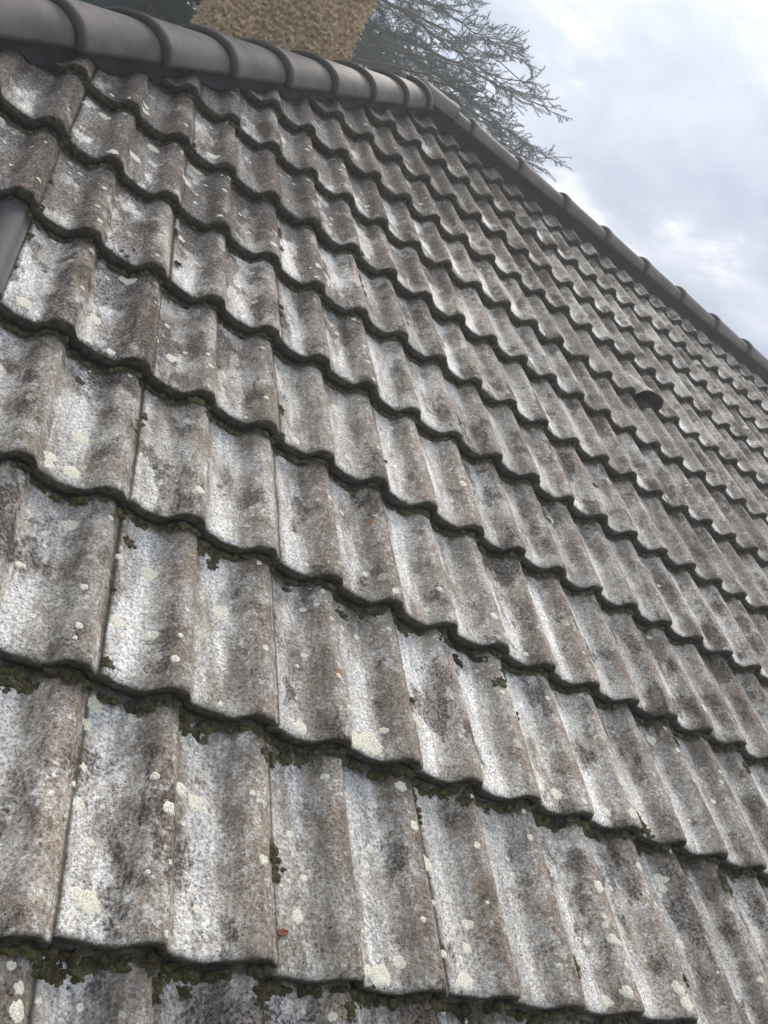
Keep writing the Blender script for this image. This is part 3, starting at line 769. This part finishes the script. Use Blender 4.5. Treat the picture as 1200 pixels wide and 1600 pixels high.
# ------------------------------------------------------------------ cedar behind the house
def cedar():
    m_bark = simple("cedar_bark", (.06, .05, .04), (.13, .11, .09), 9, bump=.02, stretch=(1, 1, .3))
    mn_, n = material("cedar_needles")
    P = n.new('ShaderNodeTexCoord').outputs['Object']
    n.surf(n.mix(n.ramp(n.noise(P, 2.3, 5, .6), .35, .68), (.012, .050, .038), (.050, .140, .112)), .7, None, spec=.3)
    root = bpy.data.objects.new("cedar_tree", None); COL.objects.link(root); root.location = (.75, 9.3, 0)
    root['label'] = "tall blue-green cedar with spreading feathery branches behind the chimney"; root['category'] = "tree"
    O = Vector(root.location)
    r = np.random.default_rng(21)
    # tubes
    def tube_path(pts, rads, ns=6):
        V, F = [], []
        for k, (p, rad) in enumerate(zip(pts, rads)):
            d_ = (pts[min(k + 1, len(pts) - 1)] - pts[max(k - 1, 0)]).normalized()
            s = d_.cross(Vector((.13, .21, 1))).normalized(); u = s.cross(d_)
            for q in range(ns):
                t_ = 2 * math.pi * q / ns; V.append(tuple(p + (s * math.cos(t_) + u * math.sin(t_)) * rad))
        for k in range(len(pts) - 1):
            for q in range(ns):
                q2 = (q + 1) % ns; F.append((k * ns + q, k * ns + q2, (k + 1) * ns + q2, (k + 1) * ns + q))
        return V, F
    Ht = 10.8
    tp = [Vector((.12 * math.sin(z), .1 * math.cos(z * .7), z)) for z in np.linspace(0, Ht, 16)]
    V, F = tube_path(tp, [.26 * (1 - z / Ht) ** .8 + .02 for z in np.linspace(0, Ht * .99, 16)], 12)
    link("trunk", mesh("trunk", V, F, m_bark), root)
    NP, ND, NS = [], [], []          # tuft position, direction, size
    TW = []
    def branch(z, az, L, rise, droop, dens=1.0, named=True):
        d0 = Vector((math.cos(az), math.sin(az), rise)); pts = [Vector((0, 0, z))]
        nst = max(6, int(L / .16)); side0 = Vector((-math.sin(az), math.cos(az), 0))
        bend = r.uniform(-.12, .12)
        for s in range(1, nst + 1):
            t_ = s / nst
            p = Vector((math.cos(az) * L * t_, math.sin(az) * L * t_, z + rise * L * t_ - droop * L * t_ * t_)) + side0 * (bend * L * t_ * t_ * .5)
            p += Vector(r.normal(0, .012, 3)); pts.append(p)
        Vb, Fb = tube_path(pts, [max(.006, .030 * (1 - k / nst) ** .9 * (L / 3)) for k in range(nst + 1)], 6)
        link("branch", mesh("branch", Vb, Fb, m_bark), root)
        for s in range(int(nst * .12), nst + 1):
            base = pts[s]; t_ = s / nst; dirb = (pts[s] - pts[s - 1]).normalized()
            for side in (-1, 1):
                for rep in range(2):
                    if r.random() > dens * .62: continue
                    l2 = (1.05 * (1 - t_) ** .7 + .16) * r.uniform(.55, 1.1) * min(1, L / 2.6)
                    dd = (dirb * r.uniform(.5, 1.0) + side0 * side * r.uniform(.5, 1.0) + Vector((0, 0, r.uniform(-.22, .10)))).normalized()
                    secondary(base + dirb * r.uniform(-.08, .08), dd, l2)
        secondary(pts[-1], dirb, .25)
    def secondary(p, d_, L):
        n_ = max(2, int(L / .05)); sd2 = d_.cross(Vector((0, 0, 1))).normalized()
        cur = p.copy(); pp = [p.copy()]; dd = d_.copy()
        for s in range(n_):
            dd = (dd + Vector(r.normal(0, .07, 3)) + Vector((0, 0, -.012))).normalized(); cur = cur + dd * (L / n_); pp.append(cur.copy())
            NP.append(tuple(cur)); ND.append(tuple(dd)); NS.append(.040)
            if s % 2 == 0 or r.random() < .5:
                side = 1 if r.random() < .5 else -1
                l3 = min(.30, .34 * (1 - s / n_) + .05) * r.uniform(.5, 1.15)
                d3 = (dd * r.uniform(.5, 1) + sd2 * side * r.uniform(.5, 1) + Vector((0, 0, r.uniform(-.25, .30)))).normalized()
                m_ = max(1, int(l3 / .026)); c3 = cur.copy()
                q0 = c3.copy()
                for e in range(m_):
                    d3 = (d3 + Vector(r.normal(0, .09, 3)) + Vector((0, 0, .0))).normalized(); c3 = c3 + d3 * .026
                    NP.append(tuple(c3)); ND.append(tuple(d3)); NS.append(.034 * r.uniform(.7, 1.15))
                TW.append((q0, c3.copy(), .0022))
        for k in range(len(pp) - 1): TW.append((pp[k], pp[k + 1], .0045 * (1 - k / len(pp)) + .002))
    Hb = H0
    # crown in tiers: wide below, narrowing above
    def rad(zr):       # zr measured from the roof origin level
        return np.interp(zr, [-1.5, 2.5, 4.8, 5.5, 6.1, 6.5, 7.6], [3.0, 4.2, 4.3, 4.0, 2.6, 1.5, .4])
    for zr in np.arange(-1.2, 7.3, .42):
        nb = 7 if 2.0 < zr < 7 else 5
        off = r.uniform(0, 6.28)
        for q in range(nb):
            az = off + q * 2 * math.pi / nb + r.uniform(-.25, .25)
            z_, L_, ri, dr = zr + Hb + r.uniform(-.15, .15), float(rad(zr)) * r.uniform(.75, 1.05), r.uniform(.14, .34), r.uniform(.08, .22)
            if math.cos(az) < -.2: L_ *= 1.25
            for it in range(30):       # keep the outline of the crown
                tip_ = pix(O + Vector((math.cos(az) * L_, math.sin(az) * L_, z_ + (ri - dr) * L_)))
                if tip_ and (tip_[0] > 835 or (tip_[1] < 60 and tip_[0] > 665) or (60 <= tip_[1] < 100 and tip_[0] > 770)): L_ *= .93
            branch(z_, az, L_, ri, dr, dens=(.20 if math.cos(az) > -.1 else 1.1) if 2 < zr < 7 else .5)
    for tx, ty, tz in ((3.75, 9.2, 6.27), (4.37, 9.0, 5.85), (4.91, 9.4, 5.66), (4.74, 10.0, 5.99), (4.06, 9.8, 6.23), (2.9, 9.3, 6.62), (2.77, 8.4, 5.2), (4.25, 8.7, 5.19), (4.6, 9.2, 5.35), (3.9, 9.6, 5.5)):
        v_ = Vector((tx - O.x, ty - O.y)); L_ = v_.length; ri, dr = .30, .10
        branch(tz + Hb - (ri - dr) * L_, math.atan2(v_.y, v_.x), L_, ri, dr, dens=.7)
    NPa, NDa, NSa = np.array(NP), np.array(ND), np.array(NS); N = len(NPa); print("tufts", N)
    K = 10
    rnd = r.normal(size=(N, K, 3)); rnd /= np.linalg.norm(rnd, axis=2, keepdims=True)
    dv = rnd * .85 + NDa[:, None, :] * .75; dv /= np.linalg.norm(dv, axis=2, keepdims=True)
    ln = NSa[:, None, None] * r.uniform(.7, 1.2, (N, K, 1))
    wv = np.cross(dv, r.normal(size=(N, K, 3))); wv /= np.linalg.norm(wv, axis=2, keepdims=True); wv *= .0028
    b0 = NPa[:, None, :] + wv; b1 = NPa[:, None, :] - wv; tip = NPa[:, None, :] + dv * ln
    V = np.stack([b0, b1, tip], 2).reshape(-1, 3); T = np.arange(len(V)).reshape(-1, 3)
    crown = link("crown", fast_mesh("crown", V, T, mn_, False), root)
    A_ = np.array([tuple(t_[0]) for t_ in TW]); B_ = np.array([tuple(t_[1]) for t_ in TW]); R_ = np.array([t_[2] for t_ in TW])[:, None]
    D_ = B_ - A_; D_ /= np.linalg.norm(D_, axis=1, keepdims=True) + 1e-9
    s_ = np.cross(D_, [.1, .2, 1]); s_ /= np.linalg.norm(s_, axis=1, keepdims=True); u2 = np.cross(s_, D_)
    ring = [s_ * math.cos(a) + u2 * math.sin(a) for a in (0, 2.094, 4.189)]
    V = np.stack([A_ + q * R_ for q in ring] + [B_ + q * R_ * .8 for q in ring], 1).reshape(-1, 3)
    idx = np.array([[0, 1, 4, 3], [1, 2, 5, 4], [2, 0, 3, 5]])
    T = (np.arange(len(A_))[:, None, None] * 6 + idx[None]).reshape(-1, 4)
    tw = link("twigs", fast_mesh("twigs", V, T, m_bark), root, kind='stuff')
cedar()

# ------------------------------------------------------------------ thin volume added to imitate the lens glare veiling ridge and tree
mh = bpy.data.materials.new("glare_haze"); mh.use_nodes = True; n = NT(mh.node_tree)
pv = n.new('ShaderNodeVolumePrincipled'); pv.inputs['Color'].default_value = (.96, .975, 1.0, 1); pv.inputs['Density'].default_value = .012
pv.inputs['Anisotropy'].default_value = .3
ou = n.new('ShaderNodeOutputMaterial'); n.l.new(pv.outputs[0], ou.inputs['Volume'])
V, F = box_arrays(-310, 310, -310, 310, -1.6, 11.5)
link("glare_haze", mesh("glare_haze", V, F, mh, False), kind='stuff')
